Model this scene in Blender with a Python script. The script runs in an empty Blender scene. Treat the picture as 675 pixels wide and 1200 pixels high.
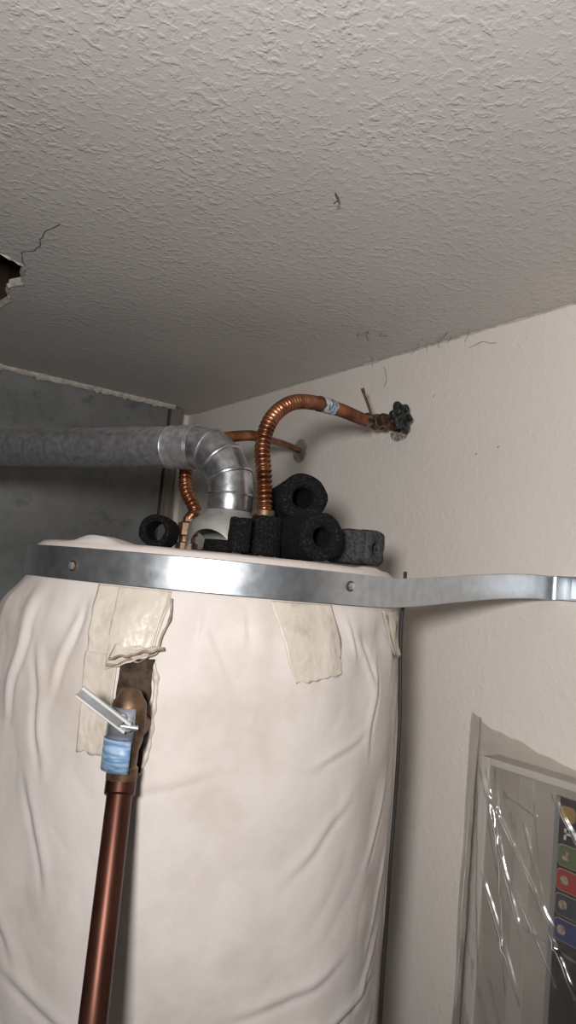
import bpy, bmesh, math, random
from mathutils import Vector, Matrix, noise
random.seed(4)
scene = bpy.context.scene
try:
    scene.view_settings.view_transform = 'Standard'
except Exception: pass

# ---------- world frame: X=1.1 is the right wall, Y=2.22 the back wall ----------
EYE = 1.6
A = math.radians(34.2)
SA, CA = math.sin(A), math.cos(A)
def P(r, f, h=0.0):  # camera-relative offsets, most of them worked out from image pixels
    """camera-aligned coords (right, forward, height over eye level) -> room coords"""
    return Vector((CA*r + SA*f, -SA*r + CA*f, EYE + h))
WX, WY, CZ = 1.10, 2.22, EYE+0.54

# ---------- materials ----------
def mat(name, col, rough=0.6, metal=0.0, col2=None, nscale=10, ndetail=4, lo=0.35, hi=0.65,
        bump=0.0, bscale=60, bdist=0.002, bdetail=4, spec=None, vor=False, rough2=None, stretch=None, stain=None):
    m = bpy.data.materials.new(name); m.use_nodes = True
    nt = m.node_tree; N = nt.nodes; L = nt.links
    b = N['Principled BSDF']
    b.inputs['Base Color'].default_value = (*col, 1)
    b.inputs['Roughness'].default_value = rough
    b.inputs['Metallic'].default_value = metal
    if spec is not None: b.inputs['Specular IOR Level'].default_value = spec
    tc = N.new('ShaderNodeTexCoord')
    mp = N.new('ShaderNodeMapping'); L.new(tc.outputs['Object'], mp.inputs[0])
    if stretch: mp.inputs['Scale'].default_value = stretch
    if col2 is not None:
        if vor:
            n = N.new('ShaderNodeTexVoronoi'); n.inputs['Scale'].default_value = nscale
            out = n.outputs['Color']
        else:
            n = N.new('ShaderNodeTexNoise'); n.inputs['Scale'].default_value = nscale
            n.inputs['Detail'].default_value = ndetail; out = n.outputs['Fac']
        L.new(mp.outputs[0], n.inputs['Vector'])
        cr = N.new('ShaderNodeValToRGB')
        cr.color_ramp.elements[0].position = lo; cr.color_ramp.elements[1].position = hi
        cr.color_ramp.elements[0].color = (*col, 1); cr.color_ramp.elements[1].color = (*col2, 1)
        L.new(out, cr.inputs[0]); last = cr.outputs[0]
        if stain is not None:
            ns = N.new('ShaderNodeTexNoise'); ns.inputs['Scale'].default_value = stain[1]; ns.inputs['Detail'].default_value = 8
            ns.inputs['Roughness'].default_value = .65
            L.new(mp.outputs[0], ns.inputs['Vector'])
            ms = N.new('ShaderNodeMapRange'); ms.inputs['From Min'].default_value = stain[2]; ms.inputs['From Max'].default_value = stain[2]+.16
            ms.inputs['To Max'].default_value = stain[3]
            L.new(ns.outputs['Fac'], ms.inputs[0])
            mx = N.new('ShaderNodeMixRGB'); L.new(ms.outputs[0], mx.inputs[0]); L.new(last, mx.inputs[1]); mx.inputs[2].default_value = (*stain[0], 1)
            last = mx.outputs[0]
        L.new(last, b.inputs['Base Color'])
        if rough2 is not None:
            mr = N.new('ShaderNodeMapRange'); L.new(out, mr.inputs[0])
            mr.inputs['To Min'].default_value = rough; mr.inputs['To Max'].default_value = rough2
            L.new(mr.outputs[0], b.inputs['Roughness'])
    if bump > 0:
        n2 = N.new('ShaderNodeTexNoise'); n2.inputs['Scale'].default_value = bscale
        n2.inputs['Detail'].default_value = bdetail
        L.new(mp.outputs[0], n2.inputs['Vector'])
        bp = N.new('ShaderNodeBump'); bp.inputs['Strength'].default_value = bump
        bp.inputs['Distance'].default_value = bdist
        L.new(n2.outputs['Fac'], bp.inputs['Height']); L.new(bp.outputs[0], b.inputs['Normal'])
    return m

def plaster(name, col, col2, s1, s2, dist, strength=1.0, dis=0.3):
    """textured plaster: blobs (thresholded noise) + grain"""
    m = bpy.data.materials.new(name); m.use_nodes = True
    nt = m.node_tree; N = nt.nodes; L = nt.links; b = N['Principled BSDF']
    b.inputs['Roughness'].default_value = 0.7
    b.inputs['Specular IOR Level'].default_value = 0.35
    tc = N.new('ShaderNodeTexCoord')
    n0 = N.new('ShaderNodeTexNoise'); n0.inputs['Scale'].default_value = 2.5; n0.inputs['Detail'].default_value = 5
    L.new(tc.outputs['Object'], n0.inputs['Vector'])
    cr = N.new('ShaderNodeValToRGB'); cr.color_ramp.elements[0].position = .3; cr.color_ramp.elements[1].position = .7
    cr.color_ramp.elements[0].color = (*col, 1); cr.color_ramp.elements[1].color = (*col2, 1)
    L.new(n0.outputs['Fac'], cr.inputs[0]); L.new(cr.outputs[0], b.inputs['Base Color'])
    n1 = N.new('ShaderNodeTexNoise'); n1.inputs['Scale'].default_value = s1; n1.inputs['Detail'].default_value = 2
    n1.inputs['Distortion'].default_value = dis
    L.new(tc.outputs['Object'], n1.inputs['Vector'])
    mr = N.new('ShaderNodeMapRange'); mr.interpolation_type = 'SMOOTHSTEP'
    mr.inputs['From Min'].default_value = .45; mr.inputs['From Max'].default_value = .72
    L.new(n1.outputs['Fac'], mr.inputs[0])
    n2 = N.new('ShaderNodeTexNoise'); n2.inputs['Scale'].default_value = s2; n2.inputs['Detail'].default_value = 4
    L.new(tc.outputs['Object'], n2.inputs['Vector'])
    n3 = N.new('ShaderNodeTexNoise'); n3.inputs['Scale'].default_value = 9; n3.inputs['Detail'].default_value = 2
    L.new(tc.outputs['Object'], n3.inputs['Vector'])
    mr3 = N.new('ShaderNodeMapRange'); mr3.inputs['From Min'].default_value=.3; mr3.inputs['From Max'].default_value=.7
    mr3.inputs['To Min'].default_value=.45; mr3.inputs['To Max'].default_value=1.1
    L.new(n3.outputs['Fac'], mr3.inputs[0])
    mm = N.new('ShaderNodeMath'); mm.operation='MULTIPLY'; L.new(mr.outputs[0],mm.inputs[0]); L.new(mr3.outputs[0],mm.inputs[1])
    ma = N.new('ShaderNodeMath'); ma.operation = 'MULTIPLY_ADD'
    L.new(n2.outputs['Fac'], ma.inputs[0]); ma.inputs[1].default_value = .5; L.new(mm.outputs[0], ma.inputs[2])
    bp = N.new('ShaderNodeBump'); bp.inputs['Strength'].default_value = strength; bp.inputs['Distance'].default_value = dist
    L.new(ma.outputs[0], bp.inputs['Height']); L.new(bp.outputs[0], b.inputs['Normal'])
    return m

M_ceil = plaster('ceiling_textured_plaster', (.60,.565,.54), (.68,.645,.615), 88, 250, .0015, .6)
M_wall = plaster('wall_painted_plaster', (.80,.74,.68), (.86,.805,.745), 60, 200, .0009, .55)
M_floor = mat('concrete_floor', (.3,.29,.28), .85, col2=(.4,.39,.37), nscale=8, bump=.3)
M_galv = mat('galvanized_strap_steel', (.42,.45,.48), .30, .92, col2=(.54,.57,.60), nscale=70, ndetail=8, lo=.3, hi=.7, rough2=.42)
M_vent = mat('galvanized_vent_steel', (.44,.45,.46), .30, .82, col2=(.66,.67,.69), nscale=95, ndetail=4, lo=.34, hi=.66, rough2=.46)
M_vent2 = mat('galvanized_elbow_steel', (.34,.35,.36), .26, .92, col2=(.64,.65,.67), nscale=70, ndetail=6, lo=.35, hi=.7, rough2=.40)
M_duct = mat('dull_sheet_metal', (.165,.172,.17), .5, .55, col2=(.30,.305,.30), nscale=7, ndetail=11, lo=.3, hi=.72, bump=.15, bscale=5, bdist=.01, rough2=.6, stain=((.11,.115,.112),14,.52,.7))
M_cop = mat('corrugated_copper', (.13,.047,.024), .30, .88, col2=(.44,.19,.10), nscale=26, lo=.3, hi=.7, rough2=.42)
M_cop2 = mat('dark_aged_copper', (.035,.012,.008), .30, .75, col2=(.12,.045,.028), nscale=14, ndetail=8, rough2=.5, stretch=(1,1,.25))
M_brass = mat('aged_brass', (.07,.042,.026), .5, .7, col2=(.22,.135,.08), nscale=60)
M_steel = mat('zinc_plated_steel', (.55,.55,.55), .34, .85, col2=(.75,.75,.75), nscale=50)
M_foam = mat('black_pipe_foam', (.005,.005,.0055), .9, col2=(.040,.040,.042), nscale=330, ndetail=2, lo=.52, hi=.8, bump=1, bscale=260, bdist=.002, spec=.2)
M_foamg = mat('grey_pipe_foam', (.03,.03,.031), .9, col2=(.08,.08,.081), nscale=200, bump=.8, bscale=260, bdist=.002, spec=.2)
M_blank = mat('white_vinyl_blanket', (.645,.585,.55), .62, col2=(.715,.655,.62), nscale=4, ndetail=7, bump=.5, bscale=10, bdist=.008, bdetail=6, spec=.22, stain=((.53,.445,.37),6,.52,.5))
M_tape = mat('aged_white_tape', (.57,.505,.43), .42, col2=(.66,.595,.525), nscale=12, ndetail=7, bump=.7, bscale=45, bdist=.004, stain=((.36,.28,.19),18,.55,.6))
M_tape2 = mat('yellowed_tape', (.18,.13,.085), .5, col2=(.42,.35,.26), nscale=50, ndetail=6, bump=.5, bscale=45, bdist=.003)
M_dark = mat('dark_fibre_insulation', (.012,.009,.007), .95, col2=(.08,.052,.032), nscale=70, bump=1, bscale=120, bdist=.004)
M_hood = mat('draft_hood_enamel', (.26,.25,.235), .45, .3, col2=(.40,.385,.36), nscale=30)
M_black = mat('black_rubber_cord', (.02,.018,.017), .6)
M_hw = mat('dark_green_cast_iron', (.010,.012,.012), .5, .4, col2=(.05,.06,.058), nscale=90)
M_blue = mat('blue_printed_label', (.14,.25,.42), .4, col2=(.34,.46,.62), nscale=30, lo=.42, hi=.60, stretch=(2,2,9))
M_label = mat('white_printed_label', (.62,.60,.56), .5, col2=(.05,.13,.30), nscale=110, lo=.545, hi=.565)
M_wood = mat('old_wood_stud', (.13,.115,.10), .8, col2=(.22,.20,.175), nscale=20, stretch=(4,4,.4))
M_paper = mat('torn_drywall_paper', (.46,.41,.35), .9, col2=(.70,.66,.60), nscale=60, bump=.7, bscale=90)
M_web = mat('dusty_cobweb', (.20,.18,.16), .95)
M_webd = mat('dark_cobweb_dust', (.09,.08,.07), .95)
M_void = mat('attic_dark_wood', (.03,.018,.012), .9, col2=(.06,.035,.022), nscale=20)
M_card = mat('panel_grey_board', (.47,.435,.395), .6, col2=(.55,.515,.475), nscale=12)
M_white = mat('panel_white_frame', (.84,.82,.79), .5)
M_blk = mat('label_black_print', (.015,.015,.017), .4)
def flat(name, c): return mat(name, c, .45)

# ---------- mesh helpers ----------
def obj_from(name, verts, faces, m, parent=None, smooth=True, mats=None):
    me = bpy.data.meshes.new(name)
    me.from_pydata([tuple(v) for v in verts], [], faces); me.update()
    ob = bpy.data.objects.new(name, me); scene.collection.objects.link(ob)
    if m: me.materials.append(m)
    if smooth:
        for p in me.polygons: p.use_smooth = True
    if parent: ob.parent = parent
    return ob
def empty(name, loc=(0,0,0)):
    e = bpy.data.objects.new(name, None); scene.collection.objects.link(e)
    e.empty_display_size = .05
    return e
def fixn(ob):
    bm = bmesh.new(); bm.from_mesh(ob.data); bmesh.ops.recalc_face_normals(bm, faces=bm.faces)
    bm.to_mesh(ob.data); bm.free()
def autosmooth(ob, ang=35):
    md = ob.modifiers.new('es', 'EDGE_SPLIT'); md.split_angle = math.radians(ang)
def bevel(ob, w=.002, s=2):
    md = ob.modifiers.new('bv', 'BEVEL'); md.width = w; md.segments = s
def solid(ob, t, off=0):
    md = ob.modifiers.new('so', 'SOLIDIFY'); md.thickness = t; md.offset = off

def box(name, lo, hi, m, parent=None, bev=0):
    x0,y0,z0 = lo; x1,y1,z1 = hi
    v = [(x0,y0,z0),(x1,y0,z0),(x1,y1,z0),(x0,y1,z0),(x0,y0,z1),(x1,y0,z1),(x1,y1,z1),(x0,y1,z1)]
    f = [(0,3,2,1),(4,5,6,7),(0,1,5,4),(1,2,6,5),(2,3,7,6),(3,0,4,7)]
    ob = obj_from(name, v, f, m, parent, smooth=False)
    if bev: bevel(ob, bev)
    return ob

def catmull(pts, step):
    pts = [Vector(p) for p in pts]
    ext = [2*pts[0]-pts[1]] + pts + [2*pts[-1]-pts[-2]]
    dense = []
    for i in range(1, len(ext)-2):
        p0,p1,p2,p3 = ext[i-1:i+3]
        for k in range(40):
            t = k/40
            dense.append(.5*((2*p1)+(-p0+p2)*t+(2*p0-5*p1+4*p2-p3)*t*t+(-p0+3*p1-3*p2+p3)*t**3))
    dense.append(pts[-1])
    out = [dense[0]]; acc = 0; tot = sum((dense[i+1]-dense[i]).length for i in range(len(dense)-1))
    n = max(2, int(tot/step)); st = tot/n; nxt = st
    for i in range(len(dense)-1):
        a, b = dense[i], dense[i+1]; l = (b-a).length
        while l > 1e-9 and acc + l >= nxt - 1e-9 and len(out) < n:
            out.append(a.lerp(b, (nxt-acc)/l)); nxt += st
        acc += l
    out.append(dense[-1])
    return out

def tube(name, path, rad, m, parent=None, segs=20, caps=True, jitter=0):
    """path: list of Vectors, rad: float or f(arclen,total,i)"""
    n = len(path); verts = []; faces = []
    s = 0; S = [0]
    for i in range(1, n): s += (path[i]-path[i-1]).length; S.append(s)
    t0 = (path[1]-path[0]).normalized()
    up = Vector((0,0,1)) if abs(t0.z) < .9 else Vector((1,0,0))
    nrm = t0.cross(up).normalized()
    for i in range(n):
        if i == 0: t = t0
        elif i == n-1: t = (path[i]-path[i-1]).normalized()
        else: t = ((path[i+1]-path[i]).normalized()+(path[i]-path[i-1]).normalized()).normalized()
        nrm = (nrm - t*nrm.dot(t)).normalized(); bn = t.cross(nrm)
        r = rad(S[i], s, i) if callable(rad) else rad
        for k in range(segs):
            a = 2*math.pi*k/segs
            rr = r + (jitter*noise.noise(Vector((math.cos(a)*3, math.sin(a)*3, S[i]*60))) if jitter else 0)
            verts.append(path[i] + (nrm*math.cos(a)+bn*math.sin(a))*rr)
    for i in range(n-1):
        for k in range(segs):
            k2 = (k+1) % segs
            faces.append((i*segs+k, i*segs+k2, (i+1)*segs+k2, (i+1)*segs+k))
    if caps:
        faces.append(tuple(reversed(range(segs)))); faces.append(tuple(range((n-1)*segs, n*segs)))
    ob = obj_from(name, verts, faces, m, parent); fixn(ob); autosmooth(ob, 50)
    return ob

def lathe(name, origin, axis, prof, m, parent=None, segs=32, close=False):
    """prof: list of (distance along axis, radius)"""
    axis = Vector(axis).normalized(); origin = Vector(origin)
    up = Vector((0,0,1)) if abs(axis.z) < .9 else Vector((1,0,0))
    u = axis.cross(up).normalized(); w = axis.cross(u)
    verts = []; faces = []; n = len(prof)
    for d, r in prof:
        for k in range(segs):
            a = 2*math.pi*k/segs
            verts.append(origin + axis*d + (u*math.cos(a)+w*math.sin(a))*max(r, 1e-5))
    rng = n if close else n-1
    for i in range(rng):
        j = (i+1) % n
        for k in range(segs):
            k2 = (k+1) % segs
            faces.append((i*segs+k, i*segs+k2, j*segs+k2, j*segs+k))
    ob = obj_from(name, verts, faces, m, parent); fixn(ob); autosmooth(ob, 35)
    return ob

def foam_tube(name, start, axis, length, ro, ri, m, bend=None, segs=48, sq=0, rag=.035, slant=0, parent=None):
    """hollow foam pipe insulation with rough faces; sq>0 gives a squarish mitred block"""
    start = Vector(start); axis = Vector(axis).normalized()
    b = Vector(bend) if bend else Vector((0,0,0))
    N_ = 14
    path = [start + axis*length*(i/N_) + b*(i/N_)**2 for i in range(N_+1)]
    up = Vector((0,0,1)) if abs(axis.z) < .9 else Vector((1,0,0))
    verts = []; faces = []
    rings = []
    def ring(i, r, off=0, outer=False):
        t = (path[min(i+1,N_)]-path[max(i-1,0)]).normalized()
        u = t.cross(up).normalized(); w = t.cross(u)
        base = len(verts)
        for k in range(segs):
            a = 2*math.pi*k/segs
            d = 1 + rag*noise.noise(Vector((math.cos(a)*1.5+start.x*30, math.sin(a)*1.5, i*.4)))
            if outer and sq: d *= 1/(abs(math.cos(a))**sq+abs(math.sin(a))**sq)**(1/sq)*.95
            o = off + slant*math.cos(a)*(r/ro)*(1 if i==0 else 0) + .0022*noise.noise(Vector((math.cos(a)*3,math.sin(a)*3,start.y*50)))*(1 if i in (0,N_) else 0)
            verts.append(path[i] + t*o + (u*math.cos(a)+w*math.sin(a))*r*d)
        rings.append(base)
    ring(0, ri*1.0, .005); ring(0, ri*1.12, .0); ring(0, (ri+ro)/2, -.001); ring(0, ro*.95, .0005, True); ring(0, ro, .003, True)
    for i in range(1, N_): ring(i, ro, 0, True)
    ring(N_, ro, -.003, True); ring(N_, ro*.95, 0, True); ring(N_, ri*1.1, 0); ring(N_, ri, -.003)
    for i in range(N_-1, 0, -1): ring(i, ri)
    R = len(rings)
    for i in range(R):
        a0, b0 = rings[i], rings[(i+1) % R]
        for k in range(segs):
            k2 = (k+1) % segs
            faces.append((a0+k, a0+k2, b0+k2, b0+k))
    ob = obj_from(name, verts, faces, m, parent); fixn(ob)
    return ob

# ---------- room shell ----------
box('floor', (-1.4,-1.6,-.05), (1.2,2.35,0), M_floor)
box('wall_right', (WX,-1.6,0), (WX+.1,2.35,CZ+.3), M_wall)
box('wall_back', (-1.4,WY+.06,0), (WX,WY+.16,CZ+.3), M_wall)
box('wall_left', (-1.5,-1.6,0), (-1.4,2.35,CZ+.3), M_wall)

# ceiling with the broken-out hole
hole = [(.308,1.400),(.316,1.45),(.330,1.49),(.312,1.53),(.318,1.57),(.336,1.61),(.326,1.70),(.25,1.76),(.05,1.75),(-.12,1.68),(-.12,1.33),(.10,1.325),(.20,1.358),(.270,1.378)]
outer = [(-1.4,-1.6),(WX,-1.6),(WX,WY+.06),(-1.4,WY+.06)]
bm = bmesh.new()
def loop(pts, z):
    vs = [bm.verts.new((x,y,z)) for x,y in pts]
    return vs, [bm.edges.new((vs[i], vs[(i+1)%len(vs)])) for i in range(len(vs))]
ov, oe = loop(outer, CZ); hv, he = loop(hole, CZ)
r = bmesh.ops.triangle_fill(bm, edges=oe+he, use_beauty=True)
faces = [g for g in bm.faces]
ex = bmesh.ops.extrude_face_region(bm, geom=faces)
for v in [g for g in ex['geom'] if isinstance(g, bmesh.types.BMVert)]: v.co.z += .014
bmesh.ops.recalc_face_normals(bm, faces=bm.faces)
me = bpy.data.meshes.new('ceiling'); bm.to_mesh(me); bm.free()
me.materials.append(M_ceil)
ce = bpy.data.objects.new('ceiling', me); scene.collection.objects.link(ce)
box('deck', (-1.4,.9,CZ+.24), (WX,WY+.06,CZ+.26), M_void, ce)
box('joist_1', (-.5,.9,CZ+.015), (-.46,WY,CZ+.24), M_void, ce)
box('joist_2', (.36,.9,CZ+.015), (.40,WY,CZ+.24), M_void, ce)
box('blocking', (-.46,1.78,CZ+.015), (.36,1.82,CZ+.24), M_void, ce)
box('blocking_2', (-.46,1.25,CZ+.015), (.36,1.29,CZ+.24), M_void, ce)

rim_v=[]; rim_f=[]
seg=[]
for i in range(len(hole)):
    a=Vector(hole[i]); b=Vector(hole[(i+1)%len(hole)])
    for k in range(6): seg.append(a.lerp(b,k/6))
c0 = Vector((.1,1.54))
for i,p in enumerate(seg):
    d=(p-c0).normalized(); nn=noise.noise(Vector((p.x*60,p.y*60,0)))
    w=.004+.004*nn
    rim_v += [(p.x+d.x*w, p.y+d.y*w, CZ-.0012), (p.x+d.x*.001, p.y+d.y*.001, CZ-.003-.003*nn), (p.x-d.x*(.003+.003*nn), p.y-d.y*(.003+.003*nn), CZ+.004)]
n=len(seg)
for i in range(n):
    j=(i+1)%n
    rim_f += [(i*3,j*3,j*3+1,i*3+1),(i*3+1,j*3+1,j*3+2,i*3+2)]
ob=obj_from('torn_drywall_rim', rim_v, rim_f, M_paper, ce, smooth=False)

def squiggle(name, pts, r, m, jit=.004, step=.006, parent=None, flatz=False):
    path = catmull(pts, step)
    for i,p in enumerate(path):
        q = noise.noise_vector(p*45+Vector((i*.05,0,0)))*jit
        if flatz: q.z = 0
        path[i] = p + q
    return tube(name, path, r, m, parent, segs=5)
squiggle('ceiling_crack', [(.310,1.400,CZ-.0002),(.292,1.35,CZ-.0002),(.304,1.29,CZ-.0002),(.294,1.23,CZ-.0002),(.304,1.18,CZ-.0002)], .0008, M_webd, jit=.008, flatz=True, parent=ce)

# ---------- sheet metal plenum on back wall ----------
duct = empty('sheet_metal_plenum')
box('front_sheet', (-1.39,WY-.03,0.0), (.985,WY+.055,CZ-.002), M_duct, duct, bev=.003)
box('wood_stud', (.995,WY-.03,0), (1.035,WY+.058,CZ-.003), M_wood, bev=.002)
tv=[]; tf=[]
xs=[ -1.38+i*.01 for i in range(239)]
for i,x in enumerate(xs):
    nn=noise.noise(Vector((x*22,3,0))); n2=noise.noise(Vector((x*90,8,0)))
    dz=.010+.008*nn+.008*n2; dy=.014+.008*nn+.007*n2
    tv += [(x,WY-.036-dy,CZ-.001),(x,WY-.038-dy*.8,CZ-.003-dz*.4),(x,WY-.037,CZ-.004-dz)]
for i in range(len(xs)-1):
    for k in range(2): tf.append((i*3+k,(i+1)*3+k,(i+1)*3+k+1,i*3+k+1))
ob=obj_from('torn_drywall_edge', tv, tf, M_paper, ce); 
tv=[];tf=[]
n=300
for i in range(n+1):
    y=-1.5+i*(WY+1.5)/n; nn=noise.noise(Vector((y*14,1,0)))+.6*noise.noise(Vector((y*50,1,4))); w=.0035+.0025*nn
    tv += [(WX-.0005,y,CZ-w),(WX-w*.5,y,CZ-w*.5),(WX-w,y,CZ-.0005)]
for i in range(n):
    for k in range(2): tf.append((i*3+k,(i+1)*3+k,(i+1)*3+k+1,i*3+k+1))
obj_from('trim_1', tv, tf, M_paper)

# ---------- water heater ----------
TCr, TCf = -.10, 1.16
cl = math.hypot(TCr,TCf); cam = (-TCr/cl, -TCf/cl); rt = (-cam[1], cam[0])
def cyl(phi_deg, h, R):
    p = math.radians(phi_deg)
    r = TCr + R*(math.sin(p)*rt[0]+math.cos(p)*cam[0]); f = TCf + R*(math.sin(p)*rt[1]+math.cos(p)*cam[1])
    return P(r,f,h)
prof = [(.03,.262),(.022,.272),(.012,.2775),(0,.279),(-.02,.280),(-.032,.285),(-.05,.292),(-.08,.299),(-.14,.304),(-.25,.307),(-.5,.310),(-.9,.312),(-1.08,.305),(-1.12,.29)]
def interp(h):
    if h >= prof[0][0]: return prof[0][1]
    for (h0,r0),(h1,r1) in zip(prof, prof[1:]):
        if h >= h1:
            t=(h0-h)/(h0-h1)
            return r0+(r1-r0)*t
    return prof[-1][1]
def sm(x): x=max(0,min(1,x)); return x*x*(3-2*x)
# (phi, h, dphi-dir, dh-dir, depth, half length, width): cloth creases
CREASES=[(30,-.30,.10,.10,.0018,.09,.005),(48,-.15,.02,.12,.003,.08,.005),(40,-.52,.2,.03,.004,.13,.006),(15,-.56,.2,-.02,.0035,.14,.005),(20,-.53,.2,.05,.0025,.10,.005),
 (-34,-.10,.02,.1,.0035,.09,.005),(-42,-.18,.03,-.1,.004,.10,.006),(-50,-.13,.01,.1,.0035,.10,.005),(2,-.085,-.05,.1,.0018,.05,.004),(25,-.47,.2,.05,.0025,.11,.005),(60,-.40,.05,.1,.0035,.1,.005),
 (-5,-.24,.14,.05,.0016,.08,.005),(45,-.09,-.05,.1,.003,.05,.004),(38,-.06,-.03,.1,.003,.04,.003),(8,-.05,.01,.1,.003,.035,.003),(-2,-.05,.03,.1,.0028,.035,.003),(50,-.58,.2,.08,.0035,.08,.005),(-30,-.5,.2,-.06,.0035,.09,.006),(55,-.30,.08,.12,.003,.08,.005),
 (35,-.20,.12,.05,.002,.07,.004),(-38,-.32,.05,-.1,.003,.09,.006),(-48,-.42,.08,-.08,.003,.09,.006),(28,-.60,.2,-.04,.004,.12,.006),(55,-.49,.1,.07,.0035,.08,.005),(0,-.62,.2,.04,.0035,.10,.006)]
def Rb(phi, h):
    p = (phi+180)%360-180
    a = math.radians(p); c,s = math.cos(a), math.sin(a)
    R = interp(h)
    k = sm((-h-.018)/.05)
    R += k*.016*sm((-p-38)/40)*sm((170+p)/60)
    R -= k*.013*sm((p-30)/35)*sm((170-p)/60)
    v = Vector((c*1.6, s*1.6, h*3.2))
    R += k*.010*noise.noise(v*1.2+Vector((3.1,0,0)))
    R += k*.0045*noise.noise(Vector((c*4,s*4,h*8+2)))
    n1=noise.noise(Vector((c*5+h*6, s*5-h*3, h*9)))
    R += k*.0022*(abs(n1)**.7)
    g = math.exp(-max(0,-h-.02)/.07)
    R += k*g*.006*noise.noise(Vector((c*9,s*9,h*3)))*1.6
    for (px,ph,dx,dh,amp,ln,wd) in CREASES:
        d1=(p-px)*.00535; d2=(h-ph)
        L_=math.hypot(dx,dh); ux,uh=dx/L_,dh/L_
        al=d1*ux+d2*uh; ac=-d1*uh+d2*ux
        if abs(al)<ln and abs(ac)<.045:
            ac += .007*noise.noise(Vector((al*18,px,0)))
            e=sm((ln-abs(al))/(ln*.8))
            R += k*e*amp*(.9*math.exp(-((ac-wd*1.6)/(wd*1.7))**2)-math.exp(-(ac/wd)**2))
    return R
wh = empty('water_heater')
NP=540; hs=[]
h=.03
while h>-1.12:
    hs.append(h); h -= .004 if h>-.68 else .02
hs.append(-1.12)
verts=[];faces=[]
caps=[.0,.06,.12,.17,.21,.235,.25,.258]
def rimh(phi,R):
    a=math.radians(phi); p=(phi+180)%360-180
    k=sm((R-.17)/.06)*sm((.27-R)/.01)
    return .030 - .004*(1-k) + k*(.006*noise.noise(Vector((math.cos(a)*5,math.sin(a)*5,R*20))) + .012*math.exp(-((p+36)/9)**2) - .004 + .006*math.exp(-((p-60)/20)**2))
rows=[]
for R in caps[1:]:
    rows.append([(phi_i*360/NP, rimh(phi_i*360/NP,R), R) for phi_i in range(NP)])
for hh in hs:
    rows.append([(i*360/NP, hh, Rb(i*360/NP,hh)) for i in range(NP)])
for row in rows:
    for (ph,hh,R) in row: verts.append(cyl(ph,hh,R))
c=len(verts); verts.append(P(TCr,TCf,.026))
for i in range(NP): faces.append((c,(i+1)%NP,i))
for j in range(len(rows)-1):
    for i in range(NP):
        i2=(i+1)%NP
        faces.append((j*NP+i,j*NP+i2,(j+1)*NP+i2,(j+1)*NP+i))
bl=obj_from('insulation_blanket', verts, faces, M_blank, wh); fixn(bl)
lathe('tank_base', P(TCr,TCf,-1.16), (0,0,1), [(0,.0),(0,.24),(.06,.24),(.06,.0)], M_hood, wh)
cx,cy,_=P(TCr,TCf,0)
st=empty('heater_stand')
lathe('platform', (cx,cy,.40), (0,0,1), [(0,0),(0,.245),(.003,.25),(.037,.25),(.04,.245),(.04,0)], M_wood, st, segs=64)
for sx in (-1,1):
    for sy in (-1,1):
        box('leg', (cx+sx*.14-.035,cy+sy*.14-.035,0), (cx+sx*.14+.035,cy+sy*.14+.035,.40), M_wood, st, bev=.003)

def patch(name, corners, m, nu=30, nv=40, off=.0018, jag=.6, parent=wh, curl=None, t=.0006):
    """corners in (phi,h): TL,TR,BR,BL"""
    verts=[];faces=[]
    for j in range(nv+1):
        v=j/nv
        for i in range(nu+1):
            u=i/nu
            TL,TR,BR,BL=corners
            ph=(TL[0]*(1-u)+TR[0]*u)*(1-v)+(BL[0]*(1-u)+BR[0]*u)*v
            hh=(TL[1]*(1-u)+TR[1]*u)*(1-v)+(BL[1]*(1-u)+BR[1]*u)*v
            e=jag*noise.noise(Vector((ph*.2,hh*40,2.2)))
            if u<.02 or u>.98: ph+=e
            if v>.98: hh+=.006*noise.noise(Vector((ph*.5,1,4)))
            wr=.0014*noise.noise(Vector((ph*.6,hh*60,0)))
            R=Rb(ph,hh)+off+abs(wr)
            if curl: R+=curl(u,v)
            verts.append(cyl(ph,hh,R))
    for j in range(nv):
        for i in range(nu):
            a=j*(nu+1)+i
            faces.append((a,a+1,a+nu+2,a+nu+1))
    ob=obj_from(name,verts,faces,m,parent); fixn(ob); solid(ob,t)
    return ob
patch('seam_tape_upper', [(-30,-.022),(-10.5,-.022),(-12.5,-.098),(-28,-.11)], M_tape, off=.0012, curl=lambda u,v: .006*max(0,v-.8)*5*max(0,u-.5))
patch('seam_tape_lower', [(-28.5,-.10),(-20,-.10),(-18.5,-.213),(-26.8,-.213)], M_tape, off=.0022)
patch('seam_tape_mid', [(-24,-.022),(-11,-.022),(-13.0,-.098),(-22.5,-.118)], M_tape, off=.0030, curl=lambda u,v:.010*max(0,(v-.80)/.2)**2*u)
patch('patch_tape', [(13.5,-.022),(31,-.022),(33.5,-.104),(19.5,-.116)], M_tape, off=.0012, jag=1.6)
patch('corner_tape', [(53,-.025),(66,-.025),(69,-.088),(60,-.083)], M_tape, jag=1.0, curl=lambda u,v:.004*v*u)
edge=[cyl(ph,hh,Rb(ph,hh)+.004) for ph,hh in [(55,-.03),(57.5,-.06),(60,-.083),(64,-.087),(69,-.089),(67.5,-.06),(66,-.03)]]
tube('corner_tape_dirty_edge', catmull(edge,.003), lambda s,t,i:.0010+.0006*noise.noise(Vector((s*90,0,0))), M_tape2, wh, segs=8)
patch('torn_opening', [(-18.5,-.104),(-12.0,-.100),(-11.4,-.224),(-17.0,-.224)], M_dark, off=.0034, jag=2)
edge=[]
for ph,hh in [(-22,-.112),(-19.5,-.110),(-17,-.103),(-15,-.105),(-13,-.097),(-11.4,-.092),(-10.8,-.072),(-9.6,-.052),(-10,-.03)]:
    edge.append(cyl(ph,hh,Rb(ph,hh)+.007))
tube('curled_tape_edge', catmull(edge,.002), lambda s,t,i:.0014+.0011*noise.noise(Vector((s*110,0,0))), M_tape2, wh, segs=8)
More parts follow.
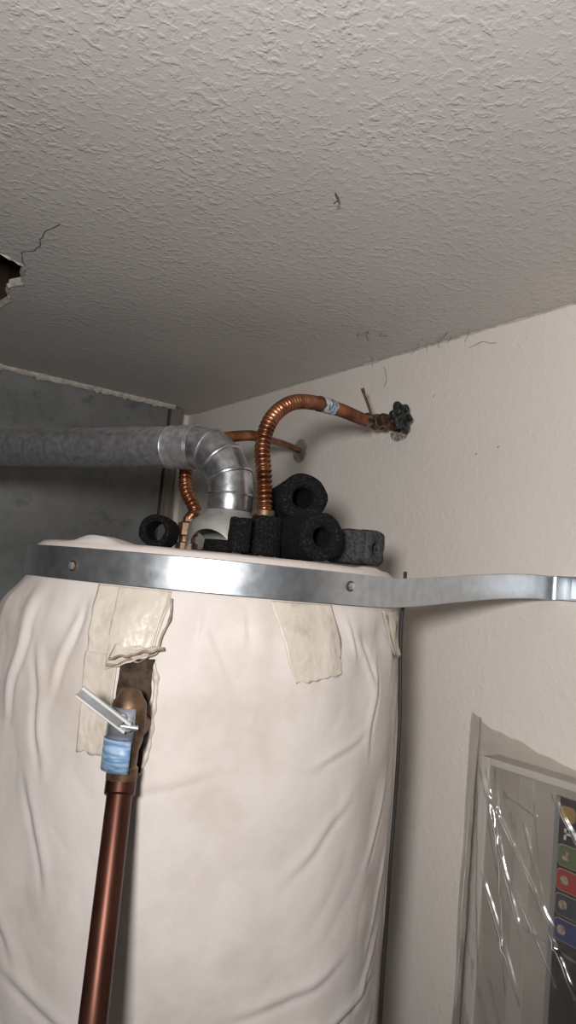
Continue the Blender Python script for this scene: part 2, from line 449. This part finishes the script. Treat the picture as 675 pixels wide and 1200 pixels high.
# peeled flap hanging over the opening
fl_v=[];fl_f=[]
for j in range(9):
    v=j/8
    for i in range(17):
        u=i/16
        ph=-21+11*u+1.0*v*(u-.5); hh=-.088-.013*v*(1-.5*u)+.012*(u-.3)*v+.004*noise.noise(Vector((u*7,v*2,0)))
        fl_v.append(cyl(ph,hh,Rb(ph,hh)+.0045+.013*v**1.5*(.35+.65*u)+.0015*noise.noise(Vector((u*6,v*3,5)))))
for j in range(8):
    for i in range(16):
        a=j*17+i; fl_f.append((a,a+1,a+18,a+17))
ob=obj_from('peeled_tape_flap',fl_v,fl_f,M_tape,wh); solid(ob,.0008)
tube('flap_frayed_edge', [fl_v[8*17+i] for i in range(17)], lambda s,t,i:.0014+.0008*noise.noise(Vector((s*150,2,0))), M_tape2, wh, segs=8)
edge=[cyl(ph,hh,Rb(ph,hh)+.001) for ph,hh in [(-12,-.105),(-10.8,-.125),(-10.6,-.16),(-10.8,-.20),(-12.5,-.228),(-16.0,-.226)]]
tube('torn_blanket_edge', catmull(edge,.002), lambda s,t,i:.0030+.0022*noise.noise(Vector((s*90,0,4))), M_tape, wh, segs=10)

# draft hood
dh=empty('draft_hood')
hc=P(-.092,1.16,0)
def hoodpt(a,R,h): return Vector((hc.x+math.cos(a)*R, hc.y+math.sin(a)*R, EYE+h))
verts=[];faces=[]
NS=128
rows=[(.104,.0345),(.098,.037),(.092,.046),(.084,.056),(.078,.060)]
for hh,R in rows:
    for k in range(NS): verts.append(hoodpt(2*math.pi*k/NS,R,hh))
for k in range(NS):
    a=2*math.pi*k/NS
    t=((a+math.radians(14))%(math.pi/2)-math.pi/4)/math.radians(38)
    za=.034+(.036*math.sqrt(1-t*t) if abs(t)<1 else 0)
    verts.append(hoodpt(a,.060+.004*(.078-za)/.048,za))
for j in range(5):
    for k in range(NS):
        k2=(k+1)%NS; faces.append((j*NS+k,j*NS+k2,(j+1)*NS+k2,(j+1)*NS+k))
ob=obj_from('hood_skirt',verts,faces,M_hood,dh); solid(ob,.0015); autosmooth(ob,40)
lathe('flue_collar', P(-.092,1.16,.033), (0,0,1), [(0,.048),(.006,.046),(.008,.036),(.024,.034),(.024,.031),(.0,.031)], M_foam, dh)

# ---------- vent pipe ----------
vent=empty('vent_pipe')
VR=.035
vb=P(-.092,1.16,.105)
dirh=(P(-.885,.466,0)-P(0,0,0)); dirh.z=0; dirh.normalize()
RE=.078; hz=.207
lathe('vertical_pipe', vb, (0,0,1), [(0,VR),(.006,VR+.001),(hz-RE-.105,VR),(hz-RE-.105,VR-.0015),(0,VR-.0015)], M_vent2, vent, segs=40, close=True)
cen=Vector((vb.x,vb.y,EYE+hz-RE))+dirh*RE
NG=4
def arc(a): return cen - dirh*RE*math.cos(a) + Vector((0,0,1))*RE*math.sin(a)
verts=[];faces=[];SG=40
side=dirh.cross(Vector((0,0,1))).normalized()
ringdefs=[]
for i in range(NG+1):
    a=math.pi/2*i/NG
    for da,ex in ((-.035,0),(-.022,.0016),(0,.0022),(.022,.0016),(.035,0)):
        aa=a+da
        if aa<0 or aa>math.pi/2: continue
        ringdefs.append((aa,ex))
for aa,ex in ringdefs:
    g=min(NG-1,int(aa/(math.pi/2/NG))); a0=g*math.pi/2/NG; a1=(g+1)*math.pi/2/NG
    t=(aa-a0)/(a1-a0); c_=arc(a0).lerp(arc(a1),t)
    out=(-dirh*math.cos(aa)+Vector((0,0,1))*math.sin(aa))
    for k in range(SG):
        b=2*math.pi*k/SG
        verts.append(c_+(out*math.cos(b)+side*math.sin(b))*(VR+.001+ex))
for i in range(len(ringdefs)-1):
    for k in range(SG):
        k2=(k+1)%SG; faces.append((i*SG+k,i*SG+k2,(i+1)*SG+k2,(i+1)*SG+k))
ob=obj_from('gored_elbow',verts,faces,M_vent2,vent); fixn(ob); autosmooth(ob,14)
e0=arc(math.pi/2)
lathe('horizontal_pipe', e0-dirh*.004, dirh, [(0,VR-.001),(.0,VR+.0015),(.03,VR+.0015),(.032,VR),(.05,VR),(.052,VR+.0012),(.056,VR),(1.05,VR),(1.05,VR-.002),(0,VR-.002)], M_vent, vent, segs=48, close=True)

# ---------- flexible corrugated copper ----------
def corr(r0, amp, pitch):
    return lambda s,t,i: r0 + amp*(abs(math.sin(math.pi*s/pitch))**.7 - .5)*2*(1 if .012<s<t-.004 else 0)
fx=empty('flexible_copper_pipe')
p1=[P(-.035,1.12,.10),P(-.0415,1.12,.156),P(-.0485,1.13,.211),P(-.039,1.15,.257),P(-.0126,1.19,.293),P(.023,1.25,.313),P(.0745,1.35,.330),P(.1355,1.48,.345)]
valve=Vector((1.03,1.21,EYE+.366))
tube('corrugated_hose', catmull(p1,.0011), corr(.0108,.0021,.0080), M_cop, fx, segs=24)
lathe('cold_nipple', P(-.035,1.12,.036), (0,0,1), [(0,0),(0,.0125),(.048,.0125),(.050,.016),(.070,.016),(.073,.011),(.073,0)], M_brass, fx, segs=24)
cp=catmull(p1,.0011)
tube('end_sleeve', catmull([p1[-1]-(p1[-1]-p1[-2]).normalized()*.004, p1[-1].lerp(valve,.5), valve+Vector((-.018,0.004,-.004))],.004), .0098, M_cop2, fx)
k=int(len(cp)*.59)
tube('hose_label', cp[k:k+52], .0140, M_label, fx, segs=24, caps=False)
tube('hose_label_band', cp[k+30:k+42], .0143, M_blue, fx, segs=24, caps=False)
fx2=empty('flexible_copper_pipe.001')
p2=[P(-.168,1.27,.095),P(-.161,1.27,.112),P(-.180,1.28,.144),P(-.187,1.30,.184),P(-.180,1.35,.225),P(-.165,1.43,.262),P(-.14,1.50,.286),P(-.097,1.61,.316),P(-.066,1.70,.329)]
tube('corrugated_hose', catmull(p2,.0011), corr(.0098,.0020,.0080), M_cop, fx2, segs=20)
lathe('hot_nipple_nut', P(-.168,1.27,.036), (0,0,1), [(0,.0),(0,.019),(.016,.019),(.018,.014),(.028,.014),(.030,.018),(.050,.018),(.054,.011),(.062,.010),(.062,0)], M_brass, fx2, segs=6)
wp=P(.018,1.93,.350); wp.x=WX-.004
tube('smooth_stub', catmull([p2[-1]-(p2[-1]-p2[-2]).normalized()*.003, p2[-1].lerp(wp,.5)+Vector((0,0,.003)), wp],.004), .0088, M_cop, fx2)
lathe('escutcheon', (WX-.001,wp.y,wp.z), (-1,0,0), [(0,.0),(0,.032),(.003,.031),(.008,.021),(.010,.012),(.013,.011),(.013,0)], M_steel, fx2)

# ---------- gate valve ----------
gv=empty('gate_valve')
vx,vy,vz=valve
lathe('wall_stub', (WX-.0005,vy,vz), (-1,0,0), [(0,0),(0,.0095),(.05,.0095),(.05,.0)], M_cop2, gv, segs=20)
lathe('body', (vx-.028,vy,vz), (1,0,0), [(0,0),(0,.0145),(.012,.0145),(.013,.011),(.017,.014),(.028,.018),(.040,.014),(.044,.011),(.045,.0145),(.058,.0145),(.058,0)], M_brass, gv, segs=24)
lathe('bonnet', (vx,vy-.008,vz), (0,-1,0), [(0,.012),(.012,.012),(.012,.0155),(.024,.0155),(.025,.009),(.036,.008),(.036,.004),(.068,.0035),(.068,0)], M_brass, gv, segs=6)
hwc=Vector((vx+.008,vy-.070,vz+.004))
HN=Vector((.12,-1,.1)).normalized(); HS=HN.cross(Vector((0,0,1))).normalized(); HU=HS.cross(HN).normalized()
verts=[];faces=[];NU=96;NVv=10
for i in range(NU):
    a=2*math.pi*i/NU; R=.0240+.0045*math.cos(a*6)
    for j in range(NVv):
        b=2*math.pi*j/NVv; rr=R+.0052*math.cos(b)
        verts.append(hwc+HS*math.cos(a)*rr+HU*math.sin(a)*rr+HN*.0075*math.sin(b))
for i in range(NU):
    for j in range(NVv):
        i2=(i+1)%NU;j2=(j+1)%NVv
        faces.append((i*NVv+j,i2*NVv+j,i2*NVv+j2,i*NVv+j2))
ob=obj_from('handwheel',verts,faces,M_hw,gv);fixn(ob)
for q in range(4):
    a=math.pi/2*q+.3; d=HS*math.cos(a)+HU*math.sin(a)
    tube('spoke', [hwc+d*.004, hwc+d*.023], .0042, M_hw, gv, segs=10)
lathe('hub', hwc-HN*.006, HN, [(0,0),(0,.009),(.012,.009),(.015,.005),(.016,0)], M_hw, gv, segs=16)
tube('drain_lever', [valve+Vector((-.016,-.002,.008)), valve+Vector((-.022,.0,.026)), valve+Vector((-.04,.004,.060))], lambda s,t,i:.0025, M_cop2, gv, segs=10)
tube('drain_lever_tip', [valve+Vector((-.037,.003,.055)), valve+Vector((-.042,.0045,.066))], .0036, M_cop2, gv, segs=10)
verts=[(WX-.0012,vy,vz)];faces=[]
for i in range(40):
    a=2*math.pi*i/40; R=.020+.008*noise.noise(Vector((math.cos(a)*2,math.sin(a)*2,5)))+(.012 if math.sin(a)<-.3 else 0)
    verts.append((WX-.0012,vy+math.cos(a)*R*1.0,vz+math.sin(a)*R))
for i in range(40): faces.append((0,1+i,1+(i+1)%40))
obj_from('exposed_gypsum',verts,faces,mat('exposed_gypsum',(.16,.14,.12),.95,col2=(.55,.50,.44),nscale=140,lo=.4,hi=.6,bump=1,bscale=150,bdist=.004),gv,smooth=False)

# ---------- pipe insulation foam ----------
def D(r,f,h=0):
    return P(r,f,h)-P(0,0,0)
foam_tube('pipe_insulation_foam', P(.022,1.150,.136), D(-.16,1,-.04), .10, .0385, .0165, M_foam, bend=D(-.02,0,-.01), rag=.06)
foam_tube('pipe_insulation_foam.001', P(.053,1.055,.0705), D(-.40,.90,.0), .13, .0345, .0140, M_foam, rag=.06)
foam_tube('pipe_insulation_foam.002', P(.140,1.135,.0665), D(-.80,.60,.0), .075, .0285, .0105, M_foamg, sq=5, rag=.05)
foam_tube('pipe_insulation_foam.003', P(-.212,1.19,.0645), D(.15,1,.0), .06, .0265, .0165, M_foam, rag=.09)
foam_tube('insulation_sleeve', P(-.030,1.11,.0385), (0,0,1), .058, .0235, .0172, M_foam, rag=.05, parent=fx)
foam_tube('pipe_insulation_foam.004', P(-.067,1.055,.0385), D(.03,.0,1), .048, .0140, .005, M_foam, sq=5, rag=.06)

# ---------- seismic strap ----------
strap=empty('seismic_strap')
RS=.2835
path=[]
for i in range(0,250):
    ph=-198+ (51+198)*i/249
    path.append(cyl(ph,0,RS))
endc=Vector((WX-.012,.790,EYE+.034))
a0=path[-1]; t0=(path[-1]-path[-2]).normalized(); L0=(endc-a0).length
te=Vector((1,-.10,0)).normalized()
for i in range(1,50):
    t=i/49
    b0=a0; b1=a0+t0*L0*.33; b2=endc-te*L0*.33; b3=endc
    q=b0*(1-t)**3+b1*3*t*(1-t)**2+b2*3*t*t*(1-t)+b3*t**3
    q.z=EYE+.034*sm(t)*1.0
    path.append(q)
path += [Vector((WX-.0045,.785,EYE+.0345)),Vector((WX-.0025,.778,EYE+.035)),Vector((WX-.0022,.765,EYE+.035)),Vector((WX-.0022,.70,EYE+.036))]
W=.0205; verts=[];faces=[]
zs=[-1,-.93,-.5,0,.5,.93,1]
for i,p in enumerate(path):
    a=path[max(0,i-1)];b=path[min(len(path)-1,i+1)]
    tt=(b-a); tt.z=0; tt.normalize(); outn=Vector((tt.y,-tt.x,0))
    for z in zs:
        dent=.0006*noise.noise(Vector((i*.08,z,0)))
        verts.append(p+Vector((0,0,z*W))+outn*dent)
nz=len(zs)
for i in range(len(path)-1):
    for k in range(nz-1):
        faces.append((i*nz+k,(i+1)*nz+k,(i+1)*nz+k+1,i*nz+k+1))
ob=obj_from('strap_band',verts,faces,M_galv,strap); solid(ob,.0014,0)
def bolt(ph,h,R=RS):
    c=cyl(ph,h,R+.0006); n=(cyl(ph,h,R+.1)-c).normalized()
    lathe('bolt_washer',c,n,[(0,0),(0,.0070),(.0012,.0067),(.0014,.004),(.0014,0)],M_brass,strap,segs=24)
    lathe('bolt_head',c+n*.0013,n,[(0,0),(0,.0050),(.003,.0048),(.0038,.003),(.0038,0)],M_steel,strap,segs=6)
bolt(-39.2,-.003); bolt(36.5,.004)
box('anchor_plate',(WX-.0045,.69,EYE+.019),(WX-.003,.752,EYE+.053),M_galv,strap)
lathe('anchor_screw',(WX-.0045,.728,EYE+.034),(-1,0,0),[(0,0),(0,.0075),(.0015,.007),(.0015,.0045),(.004,.004),(.0045,0)],M_brass,strap,segs=20)

# ---------- relief valve + discharge pipe ----------
rv=empty('pressure_relief_valve')
vc=P(-.150,.812,0)
def V(h): return Vector((vc.x,vc.y,EYE+h))
lathe('valve_body', V(-.222), (0,0,1), [(0,0),(0,.0165),(.012,.0165),(.014,.0145),(.030,.0150),(.040,.018),(.060,.0195),(.068,.019),(.080,.018),(.086,.014),(.092,.011),(.095,.006),(.096,0)], M_brass, rv, segs=28)
tubedir=(P(TCr,TCf,0)-P(-.15,.812,0)).normalized()
tube('inlet_nipple',[V(-.172),V(-.172)+tubedir*.05],.0135,M_brass,rv)
def wrap(name,h0,h1,R,a0,a1,m,thick=.001,flare=0):
    verts=[];faces=[];n=16
    base=math.atan2(-vc.y,-vc.x)
    for j,h in enumerate((h0,(h0+h1)/2,h1)):
        for i in range(n+1):
            a=base+math.radians(a0+(a1-a0)*i/n)
            rr=R+flare*(j/2)
            verts.append(Vector((vc.x+math.cos(a)*rr,vc.y+math.sin(a)*rr,EYE+h)))
    for j in range(2):
        for i in range(n): faces.append((j*(n+1)+i,j*(n+1)+i+1,(j+1)*(n+1)+i+1,(j+1)*(n+1)+i))
    ob=obj_from(name,verts,faces,m,rv);solid(ob,thick,0);return ob
wrap('blue_label_tag',-.212,-.179,.0225,-95,16,M_blue)
wrap('steel_yoke',-.180,-.146,.0214,-85,22,mat('blue_zinc_yoke',(.36,.42,.52),.3,.8,col2=(.62,.66,.72),nscale=60),.0015,-.002)
lathe('cap_rivet',V(-.156)+D(-.002,-.0205,0),D(.0,-1,0),[(0,0),(0,.006),(.004,.0055),(.006,.003),(.006,0)],M_steel,rv,segs=20)
lo=P(-.1435,.780,-.163); hi=P(-.1935,.765,-.1275)
ax=(hi-lo).normalized(); sd=ax.cross(D(0,1,0).normalized()).normalized(); nr=ax.cross(sd).normalized()
L_=(hi-lo).length
def orient_box(name,c,hx,hy,hz_,m,parent):
    verts=[c+ax*sx*hx+sd*sy*hy+nr*sz*hz_ for sx in(-1,1) for sy in(-1,1) for sz in(-1,1)]
    faces=[(0,1,3,2),(4,6,7,5),(0,4,5,1),(2,3,7,6),(0,2,6,4),(1,5,7,3)]
    ob=obj_from(name,verts,faces,m,parent,smooth=False);fixn(ob);bevel(ob,.0006);return ob
mid=(lo+hi)/2
M_lev=mat('bright_zinc_lever',(.70,.70,.70),.45,.5,col2=(.85,.85,.84),nscale=40)
orient_box('lever_rail_1',mid+sd*.0048,L_/2,.0014,.0035,M_lev,rv)
orient_box('lever_rail_2',mid-sd*.0048,L_/2,.0014,.0035,M_lev,rv)
orient_box('lever_web',mid+ax*.004+nr*.0028,L_/2-.004,.0042,.0008,M_steel,rv)
tube('lever_pin',[lo-D(.010,.0,-.002),lo+D(.010,.004,.0)],.0028,M_steel,rv,segs=12)
tube('lever_post',[lo,V(-.158)],.004,M_steel,rv,segs=12)

dp=empty('copper_discharge_pipe')
ptop=V(-.224); pa=P(-.135,.725,-.415); pb=P(-.1325,.712,-.46)
tube('pipe', [ptop.lerp(pa,i/6) for i in range(0,7)]+[pb], .0134, M_cop2, dp, segs=32)
lathe('upper_ferrule', ptop, (pa-ptop), [(0,0),(0,.0162),(.014,.0162),(.016,.0137),(.016,0)], M_cop2, dp, segs=28)
pe=pb+(pb-pa)*.35
tube('lower_drop', catmull([pb,pb+Vector((0,0,-.03))+(pb-pa)*.3,pe+Vector((0,0,-.10)),pe+Vector((0,0,-.6)),Vector((pe.x,pe.y,.002))],.02), .0134, M_cop2, dp, segs=24)

# ---------- cord ----------
cpts=[]
for i,(ph,hh) in enumerate([(70,.033),(71,-.0),(71,-.04),(71,-.10),(70.5,-.16),(70,-.22),(70.5,-.3),(69.5,-.38),(70.3,-.46),(69.5,-.55),(70.3,-.7),(70,-.9),(70,-1.05)]):
    cpts.append(cyl(ph,hh,max(Rb(ph,hh),.284)+.0050+.002*noise.noise(Vector((i*3.3,0,0)))))
lp=cpts[-1]; cpts.append(Vector((lp.x+.03,lp.y-.02,.3))); cpts.append(Vector((lp.x+.05,lp.y-.02,.004)))
tube('electrical_cord',catmull(cpts,.006),.0027,M_black,segs=10)

# ---------- plastic-wrapped panel ----------
pk=empty('plastic_wrapped_panel')
FX=1.05; top=EYE-.265; y1=.88; y0=.20
box('panel_core',(FX+.004,y0,.0),(WX-.004,y1,top),M_card,pk,bev=.002)
box('frame_left',(FX,y1-.018,.0),(FX+.012,y1,top),M_white,pk,bev=.002)
box('frame_top',(FX+.0005,y0,top-.012),(FX+.012,y1-.019,top-.0005),M_white,pk,bev=.002)
box('frame_inner',(FX+.001,.77,.0),(FX+.010,.80,top-.013),mat('panel_pale_rail',(.54,.51,.47),.55,col2=(.60,.57,.53),nscale=20),pk,bev=.002)
box('label_sheet',(FX-.001,.42,.55),(FX+.0035,.727,top-.024),M_blk,pk)
box('label_grey_margin',(FX-.0016,.7185,.55),(FX-.0009,.727,top-.024),flat('label_grey',(.30,.31,.31)),pk)
cols=[('gold',(.42,.27,.08),.690,.7165,-.323,-.300),('green',(.12,.19,.08),.662,.7165,-.388,-.358),('red',(.45,.03,.03),.662,.7165,-.424,-.394),('dark',(.04,.05,.08),.662,.7165,-.460,-.430),('blue',(.03,.045,.22),.662,.7165,-.496,-.466)]
def rrect(name,x,ya,yb,za,zb,rad,m,parent):
    pts=[]
    for (cy_,cz_,a0) in ((yb-rad,zb-rad,0),(ya+rad,zb-rad,90),(ya+rad,za+rad,180),(yb-rad,za+rad,270)):
        for k in range(7):
            a=math.radians(a0+15*k); pts.append((x,cy_+rad*math.cos(a),cz_+rad*math.sin(a)))
    ob=obj_from(name,pts,[tuple(range(len(pts)))],m,parent,smooth=False); solid(ob,.0004); return ob
for nme,c_,ya,yb,ha,hb in cols:
    if nme!='gold':
        rrect('icon_edge_'+nme,FX-.0018,ya-.001,yb+.001,EYE+ha-.001,EYE+hb+.001,.007,flat('print_edge_'+nme,(.5,.48,.44)),pk)
    rrect('icon_'+nme,FX-.0024,ya,yb,EYE+ha,EYE+hb,.0065,flat('print_'+nme,c_),pk)
    if nme!='gold':
        rrect('icon_pict_'+nme,FX-.0030,yb-.020,yb-.006,EYE+ha+.009,EYE+hb-.008,.0055,mat('pict_'+nme,(.62,.52,.36),.5,col2=(.12,.10,.08),nscale=120),pk)
rrect('letter_stem',FX-.002,.7045,.7085,EYE-.350,EYE-.330,.0004,M_white,pk)
rrect('letter_bar_top',FX-.002,.693,.7085,EYE-.3335,EYE-.330,.0004,M_white,pk)
rrect('letter_bar_mid',FX-.002,.696,.7085,EYE-.3425,EYE-.339,.0004,M_white,pk)
# clear film
film=bpy.data.materials.new('clear_plastic_film'); film.use_nodes=True
nt=film.node_tree;N=nt.nodes;L=nt.links
for n_ in list(N): N.remove(n_)
o=N.new('ShaderNodeOutputMaterial');mx=N.new('ShaderNodeMixShader');tr=N.new('ShaderNodeBsdfTransparent');mx2=N.new('ShaderNodeMixShader')
gl=N.new('ShaderNodeBsdfGlossy');df=N.new('ShaderNodeBsdfDiffuse');lw=N.new('ShaderNodeLayerWeight')
tr.inputs[0].default_value=(.86,.85,.83,1);gl.inputs['Roughness'].default_value=.22;gl.inputs['Color'].default_value=(1,1,1,1);df.inputs[0].default_value=(.7,.68,.65,1)
lw.inputs[0].default_value=.25
mr=N.new('ShaderNodeMapRange');mr.inputs['To Min'].default_value=.17;mr.inputs['To Max'].default_value=.55
L.new(lw.outputs['Fresnel'],mr.inputs[0]);mx2.inputs[0].default_value=.15
L.new(gl.outputs[0],mx2.inputs[1]);L.new(df.outputs[0],mx2.inputs[2])
L.new(mr.outputs[0],mx.inputs[0]);L.new(tr.outputs[0],mx.inputs[1]);L.new(mx2.outputs[0],mx.inputs[2]);L.new(mx.outputs[0],o.inputs[0])
# straight tension folds: (y0,h0,y1,h1,height,width)
FOLDS=[(.872,-.285,.765,-.53,.006,.0035),(.868,-.30,.70,-.50,.005,.003),(.84,-.28,.79,-.62,.005,.003),(.86,-.44,.76,-.62,.006,.004),(.74,-.46,.67,-.56,.006,.003),(.80,-.44,.70,-.56,.004,.003),(.73,-.285,.64,-.40,.005,.003),(.89,-.26,.89,-.75,.004,.004),(.875,-.32,.85,-.60,.004,.003),(.78,-.50,.66,-.51,.005,.003),
 (.86,-.28,.83,-.40,.004,.002),(.82,-.31,.75,-.33,.004,.002),(.85,-.36,.80,-.50,.004,.0025),(.78,-.34,.73,-.46,.004,.0025),(.76,-.30,.74,-.42,.003,.002)]
def filmx(y,h):
    r_=.002*(1+noise.noise(Vector((0,y*7,h*6))))
    r_+=.0035*abs(noise.noise(Vector(((y-h*.5)*24,y*3,h*2))))
    r_+=.0028*abs(noise.noise(Vector(((y+h*.9)*18,h*2,7))))
    r_+=.0008*abs(noise.noise(Vector((y*90,h*40,2))))
    for a,b_,c_,d_,am,wd in FOLDS:
        dx,dz=c_-a,d_-b_; L2=dx*dx+dz*dz
        t=((y-a)*dx+(h-b_)*dz)/L2
        if -.05<t<1.05:
            dist=abs((y-a)*dz-(h-b_)*dx)/math.sqrt(L2)
            if dist<wd*3: r_+=am*max(0,1-dist/wd/1.6)*sm(min(t+.05,1.05-t)/.2)
    return FX-.003-r_
verts=[];faces=[];nu=260;nv=330
for j in range(nv+1):
    v=j/nv
    for i in range(nu+1):
        u=i/nu
        y=.93-.74*u**1.2
        yy=y+.006*noise.noise(Vector((0,v*7,3)))*(1-u)
        topf=-.2+(-.246+.2)*min(1,u/.38)+.006*noise.noise(Vector((u*20,2,0)))
        h=topf*(1-v**1.5)+(-1.55)*v**1.5
        x=filmx(yy,h)
        k=max(sm((yy-y1)/.03), sm((h+.262)/.03)*.5)
        x=x*(1-k)+(FX+.026)*k + k*.004*noise.noise(Vector((yy*30,h*12,0)))
        verts.append((x,yy,EYE+h))
for j in range(nv):
    for i in range(nu):
        a=j*(nu+1)+i; faces.append((a,a+1,a+nu+2,a+nu+1))
obj_from('plastic_film',verts,faces,film,pk)
M_glint=mat('painted_fold_glint',(.80,.79,.77),.2,spec=.8)  # bright white colour painted in for the film's glints
for (a,b_,c_,d_,am,wd) in FOLDS[:8]:  # thin white strips on the fold ridges, drawn as highlights
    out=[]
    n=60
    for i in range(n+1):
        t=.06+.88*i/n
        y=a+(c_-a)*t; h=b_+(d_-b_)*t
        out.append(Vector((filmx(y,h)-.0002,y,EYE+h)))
    tube('film_glint',out,lambda s,t,i:max(.00006,.0009*math.sin(math.pi*i/60)*max(.05,.45+1.1*noise.noise(Vector((s*30,a*100,b_*50))))),M_glint,pk,segs=6)

# ---------- cobwebs ----------
cw=empty('cobweb')
zc=CZ-.003
def web(pts,r=.0006,j=.004,m=M_web): squiggle('strand',pts,r,m,jit=j,step=.003,parent=cw)
web([(.568,.792,CZ),(.570,.788,CZ-.008),(.565,.790,CZ-.016)],.0011,m=M_webd)
web([(.562,.786,zc),(.575,.797,zc-.004)],.0006,m=M_webd)
web([(.95,1.20,CZ),(.935,1.185,CZ-.012),(.945,1.16,CZ-.008),(.93,1.145,CZ-.02),(.94,1.15,CZ-.03)],.0006,m=M_webd)
web([(1.0,1.16,CZ-.001),(.985,1.17,CZ-.004),(.975,1.15,CZ-.002)],.0005)
for k in range(8):
    y=1.0+random.random()*.35
    web([(WX-.002,y,CZ-.004-random.random()*.012),(WX-.02*random.random()-.004,y-.02,CZ-.002),(WX-.03*random.random()-.01,y-.05*random.random()-.02,CZ-.001)],.00032,.006)
web([(WX-.002,1.28,CZ-.02),(WX-.003,1.265,CZ-.045),(WX-.004,1.27,CZ-.07)],.0006)
web([(WX-.002,1.02,CZ-.03),(WX-.003,.98,CZ-.028),(WX-.004,.95,CZ-.04)],.0004)
for k in range(4):
    y=.62+random.random()*.6; z=CZ-.1-random.random()*.35
    web([(WX-.0015,y,z),(WX-.002,y+.004,z-.004)],.0006)

# ---------- lights ----------
w=bpy.data.worlds.new('World'); scene.world=w; w.use_nodes=True
w.node_tree.nodes['Background'].inputs[0].default_value=(.95,.97,1,1)
w.node_tree.nodes['Background'].inputs[1].default_value=.07
l=bpy.data.lights.new('flashlight','SPOT'); l.energy=61; l.color=(1,.975,.955)
l.spot_size=math.radians(116); l.spot_blend=1.0; l.shadow_soft_size=.07
lo_=bpy.data.objects.new('flashlight',l); scene.collection.objects.link(lo_)
lo_.location=P(-.14,-.24,.10)
lo_.rotation_euler=(P(.08,1.2,.20)-lo_.location).to_track_quat('-Z','Y').to_euler()

# ---------- camera ----------
c=bpy.data.cameras.new('Camera'); co=bpy.data.objects.new('Camera',c); scene.collection.objects.link(co)
c.sensor_fit='VERTICAL'; c.sensor_height=36; c.lens=867/1200*36; c.clip_start=.02
co.matrix_world=Matrix.Translation((0,0,EYE))@Matrix.Rotation(-A,4,'Z')@Matrix.Rotation(math.radians(95.5),4,'X')@Matrix.Rotation(math.radians(5.37),4,'Z')
scene.camera=co
